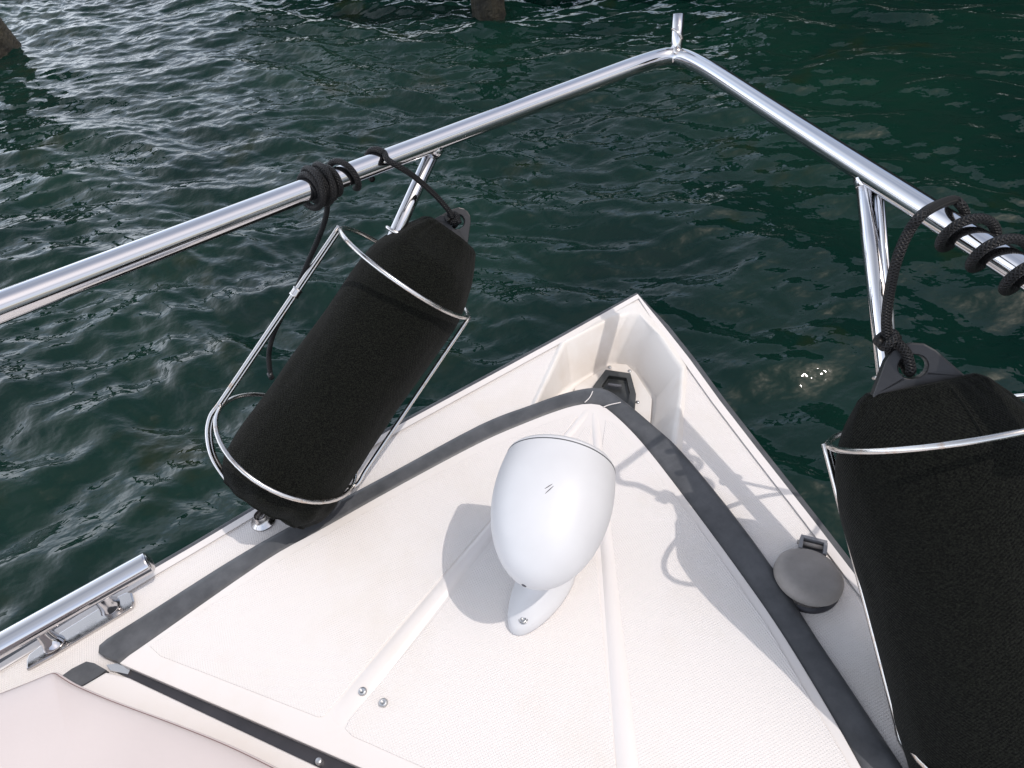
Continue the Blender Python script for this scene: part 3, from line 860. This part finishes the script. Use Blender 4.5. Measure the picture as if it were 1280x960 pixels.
# right rope
A_, ax, e1, e2, q1, q2 = fR
rt_r = empty('fender_rope', rail_at(1180)[0])
RP2 = .0048; RW2 = RR+RP2*1.5
hole = A_+ax*(-.0155*1.22)
kc = D(1109, 424, .685)
h = helix(1176, 1345, 3.9, RW2, 70, sgn=1)
st = [kc, D(1108, 400, .675), D(1112, 365, .66), D(1121, 325, .635), D(1137, 288, .625), D(1158, 264, .62)]
part('fender_strand', tube(catmull(st+h[0::2], 5), RP2, 14), M_rope, rt_r)
kd = (hole-kc).normalized()
part('knot', tube(catmull(knot(kc+kd*.001, kd, .0072, RP2, 1.6, .011), 2), RP2, 14), M_rope, rt_r)
for s_ in (-1, 1):
    lp = [kc+e1*s_*.0045, kc.lerp(hole, .5)+e1*s_*.004+q2*.008*s_, hole+q2*.011*s_+e1*(-.003), hole+ax*.004+q2*.007*s_-e1*.003, hole+ax*.006-e1*.003]
    part('eye_loop', tube(catmull(lp, 6), RP2, 14), M_rope, rt_r)
tag(rt_r, 'black braided rope spiralling round the right rail, tied to the fender at the right edge', 'rope', 'fender ropes')

# ---------------------------------------------------------------- searchlight
sp = bpy.data.objects.new('searchlight', None); COL.objects.link(sp); sp.parent = boat; sp.location = P(680, 720, HZ)
sp['label'] = 'white egg shaped searchlight on the hatch lid'
hz = .150
back = P(668, 706, hz); front = P(703, 566, hz)
hax = (front-back); hax.z = 0; hax.normalize()
tilt = R(4); hax = (hax*math.cos(tilt)+Vector((0, 0, 1))*math.sin(tilt)).normalized()
hc = P(692, 618, hz+.002)
side = hax.cross(Vector((0, 0, 1))).normalized(); upv = side.cross(hax)
RX = .0715; RZ = .062; LB = .118; LF = .040
prof = []
for i in range(0, 30):
    t = math.pi/2*(1-i/29); prof.append((-LB*math.sin(t)**1.0, max(0, math.cos(t))**1.04))
prof = [(s, r) for s, r in prof]
for i in range(1, 12):
    f = i/11; prof.append((LF*f, 1-.055*f**1.8))
bm = bmesh.new()
lathe(bm, hc, hax, [(s, r) for s, r in prof]+[(LF, .90)], 72, RX, RZ, side)
head = part('lamp_housing', bm, M_white, sp); autosm(head, 50)
bm = bmesh.new()
lathe(bm, hc, hax, [(LF+.0012, .90), (LF+.0012, .946), (LF+.004, .935), (LF+.008, .89), (LF+.010, .80), (LF+.006, .76)], 72, RX, RZ, side)
part('front_rim', bm, M_white, sp)
bm = bmesh.new(); lathe(bm, hc, hax, [(LF+.007, .80), (LF+.011, .45), (LF+.013, 0)], 48, RX, RZ, side); part('lens', bm, M_lens, sp)
bm = bmesh.new(); lathe(bm, hc, hax, [(LF-.0003, .93), (LF-.0003, .9465), (LF+.0013, .9465), (LF+.0013, .93)], 72, RX, RZ, side); part('rim_seam', bm, M_gask, sp)
# foot
fa, fb = P(656, 772, HZ), P(696, 702, HZ)
fd = (fb-fa).normalized(); fn = Vector((-fd.y, fd.x, 0)); Lf = (fb-fa).length
def foot_loop(w, ex, z, sh=0):
    out = []
    for i in range(40):
        t = 2*math.pi*i/40; c_, s_ = math.cos(t), math.sin(t)
        base_ = fa.lerp(fb, .5)+fd*((Lf/2+ex)*c_+sh)+fn*w*s_*(1 if c_ > 0 else math.sqrt(max(.0, 1))*1.0)*(1.0+.18*c_)
        out.append(Vector((base_.x, base_.y, z)))
    return out
bm = bmesh.new()
lv = [(.034, .026, HZ+.0002, 0), (.034, .026, HZ+.005, 0), (.032, .0235, HZ+.012, 0), (.029, .020, HZ+.016, 0), (.024, -.002, HZ+.024, .014), (.021, -.016, HZ+.045, .024), (.020, -.018, HZ+.075, .027), (.022, -.016, HZ+.10, .026)]
rows = [[bm.verts.new(p) for p in foot_loop(*q)] for q in lv]
for A, Bq in zip(rows, rows[1:]):
    for i in range(40): bm.faces.new((A[i], A[(i+1) % 40], Bq[(i+1) % 40], Bq[i]))
bm.faces.new(rows[0][::-1]); bm.faces.new(rows[-1])
part('foot', bm, M_white, sp)
bm = bmesh.new(); bmq = P(654, 775, HZ+.017)
lathe(bm, bmq, (0, 0, 1), [(-.003, .0058), (.0008, .0058), (.001, .0048), (.0002, .0046), (.0014, .0036), (.0016, .0012), (.0004, .001), (.0004, 0)], 20)
part('screw', bm, M_screw, sp)
bvh = BVHTree.FromObject(head, bpy.context.evaluated_depsgraph_get()) if False else None
hb = bmesh.new(); hb.from_mesh(head.data); bvh = BVHTree.FromBMesh(hb)
def mark(pa, pb, r):
    pts = []
    for k in range(7):
        x, y = pa[0]+(pb[0]-pa[0])*k/6, pa[1]+(pb[1]-pa[1])*k/6
        h = bvh.ray_cast(Vector((0, 0, CZ)), ray(x, y).normalized()); 
        if h[0]: pts.append(h[0]+h[1]*.0001)
    if len(pts) > 2: part('emblem_stroke', tube(pts, r, 6, rf=lambda t: .35+1.3*t*(1-t)*2.2), M_ink, sp)
mark((681, 611), (690.5, 605), .00045); mark((681.5, 617), (692, 607.5), .00045)
h = bvh.ray_cast(Vector((0, 0, CZ)), ray(655, 732).normalized())
if h[0]:
    bm = bmesh.new(); lathe(bm, h[0], h[1], [(-.001, .003), (.0004, .003), (.0006, 0)], 10); part('drain_slot', bm, M_ink, sp)

# ---------------------------------------------------------------- windlass foot switch
fsw = bpy.data.objects.new('foot_switch', None); COL.objects.link(fsw); fsw.parent = boat; fsw.location = P(1012, 725, 0)
for i_ in (12, 36): print('RING', i_, [tuple(round(v) for v in pix(bkR[j_][i_])) for j_ in (6, 7)], [tuple(round(v) for v in pix(bkL[j_][i_])) for j_ in (6, 7)])
fsw['label'] = 'round grey hinged foot switch cover on the side deck'
c_ = P(1007, 729, 0); tl = Vector((.13, .12, 1)).normalized()
bm = bmesh.new(); lathe(bm, c_, (0, 0, 1), [(.0005, .041), (.006, .041), (.008, .037)], 48); part('base_ring', bm, M_gask2, fsw)
bm = bmesh.new(); lathe(bm, c_+Vector((0, 0, .009)), tl, [(0, 0), (0, .039), (.004, .0415), (.010, .041), (.015, .037), (.0178, .032), (.0185, .027), (.019, .018), (.0193, 0)], 56)
cv = part('cover', bm, M_cap, fsw)
hp = P(1008, 680, .014); hq = P(1024, 684, .014)
hdv = (hq-hp).normalized(); hv = Vector((-hdv.y, hdv.x, 0))
bm = bmesh.new()
def obox(bm, c, a_, b_, cz, la, lb, lc):
    vs = []
    for k in (-1, 1):
        for i, j in ((-1, -1), (1, -1), (1, 1), (-1, 1)): vs.append(bm.verts.new(c+a_*la*i+b_*lb*j+Vector((0, 0, 1))*lc*k))
    for f in ((3, 2, 1, 0), (4, 5, 6, 7), (0, 1, 5, 4), (1, 2, 6, 5), (2, 3, 7, 6), (3, 0, 4, 7)): bm.faces.new([vs[i] for i in f])
mc = (hp+hq)/2
obox(bm, mc+hv*.007, hdv, hv, 1, .016, .0022, .006)
obox(bm, mc-hdv*.0145-hv*.003, hdv, hv, 1, .0022, .0085, .0065); obox(bm, mc+hdv*.0145-hv*.003, hdv, hv, 1, .0022, .0085, .0065)
obox(bm, mc-Vector((0, 0, .008)), hdv, hv, 1, .015, .008, .003)
o = part('hinge_bracket', bm, M_capd, fsw, False); bevel(o, .0008, 2)
bm = tube([mc-hdv*.019, mc, mc+hdv*.013], .003, 12); part('hinge_pin', bm, M_cap, fsw)

# ---------------------------------------------------------------- grab rail
gb = bpy.data.objects.new('grab_rail', None); COL.objects.link(gb); gb.parent = boat; gb.location = P(100, 780, 0)
gb['label'] = 'short polished steel grab rail on the side deck'
ga, gbb = P(187, 702, .045), P(-40, 829, .045)
gd = (gbb-ga).normalized()
bm = bmesh.new(); sweep(bm, [ga, ga+gd*.0015, ga+gd*.004, ga+gd*.1, gbb, gbb+gd*.3], .0155, 32, rf=lambda t: 1.0 if t > .3 else (.90 if t < .1 else 1.0))
part('rail_tube', bm, M_steel, gb)
bm = bmesh.new(); lathe(bm, ga, -gd, [(-.001, .0140), (.001, .0128), (.0025, .009), (.003, 0)], 28); part('end_cap', bm, M_plate, gb)
pl4 = [(33, 838), (33, 826), (36, 818), (60, 800), (150, 744), (158, 740.5), (165, 741), (168, 752), (166, 759), (158, 764), (60, 823)]
o = part('mounting_plate', prism([P(x, y, .005) for x, y in pl4], .0006, .006), M_plate, gb, False); bevel(o, .002, 3)
for px_, py_ in ((137, 758), (68, 806)):
    ft = P(px_, py_, .005); tp = ga+gd*((ft-ga).dot(gd)); tp = tp-Vector((0, 0, .006))
    pth = catmull([ft, ft.lerp(tp, .35)+Vector((0, 0, -.002)), ft.lerp(tp, .75), tp], 6)
    bm = bmesh.new(); sweep(bm, pth, .012, 24, rf=lambda t: 1.25-.5*math.sin(min(1, t*1.2)*math.pi/2)); part('leg', bm, M_steel, gb)

# ---------------------------------------------------------------- cushion
CH = .048
cl = [(-500, 1095), (-250, 965), (-120, 912), (0, 866), (38, 851), (60, 842), (68, 841), (76, 846), (95, 857), (140, 876), (218, 905), (285, 932), (345, 961), (420, 1000), (560, 1110), (700, 1300), (500, 1500), (-300, 1400)]
cl = [P(x, y, CH) for x, y in cl]
cps = catmull(cl, 6, True)
cc = sum(cps, Vector())/len(cps)
bm = bmesh.new(); lv = [(1.0, .013, 0), (1.0, .016, 1), (1, CH-.012, 1), (.997, CH-.004, 1), (.985, CH+.001, 1), (.96, CH+.004, 1), (.9, CH+.008, 1), (.75, CH+.012, 1), (.5, CH+.015, 1), (.2, CH+.016, 1)]
rows = [[bm.verts.new((cc.x+(p.x-cc.x)*s, cc.y+(p.y-cc.y)*s, z)) for p in cps] for s, z, _ in lv]
for A, Bq in zip(rows, rows[1:]):
    for i in range(len(A)): bm.faces.new((A[i], A[(i+1) % len(A)], Bq[(i+1) % len(A)], Bq[i]))
bm.faces.new(rows[-1]); bm.faces.new(rows[0][::-1])
cu = empty('seat_cushion', (cc.x, cc.y, .012)); part('cushion_body', bm, M_cush, cu)
seam = [Vector((cc.x+(p.x-cc.x)*.999, cc.y+(p.y-cc.y)*.999, CH-.005)) for p in cps]
part('piping', tube(seam, .0022, 8, closed=True), M_cush, cu)
seam = [Vector((cc.x+(p.x-cc.x)*.9905, cc.y+(p.y-cc.y)*.9905, CH-.0009)) for p in cps]
part('stitched_seam', tube(seam, .0009, 6, closed=True), M_seam, cu)
tag(cu, 'pale pinkish beige vinyl seat cushion behind the hatch at the lower left corner', 'cushion')
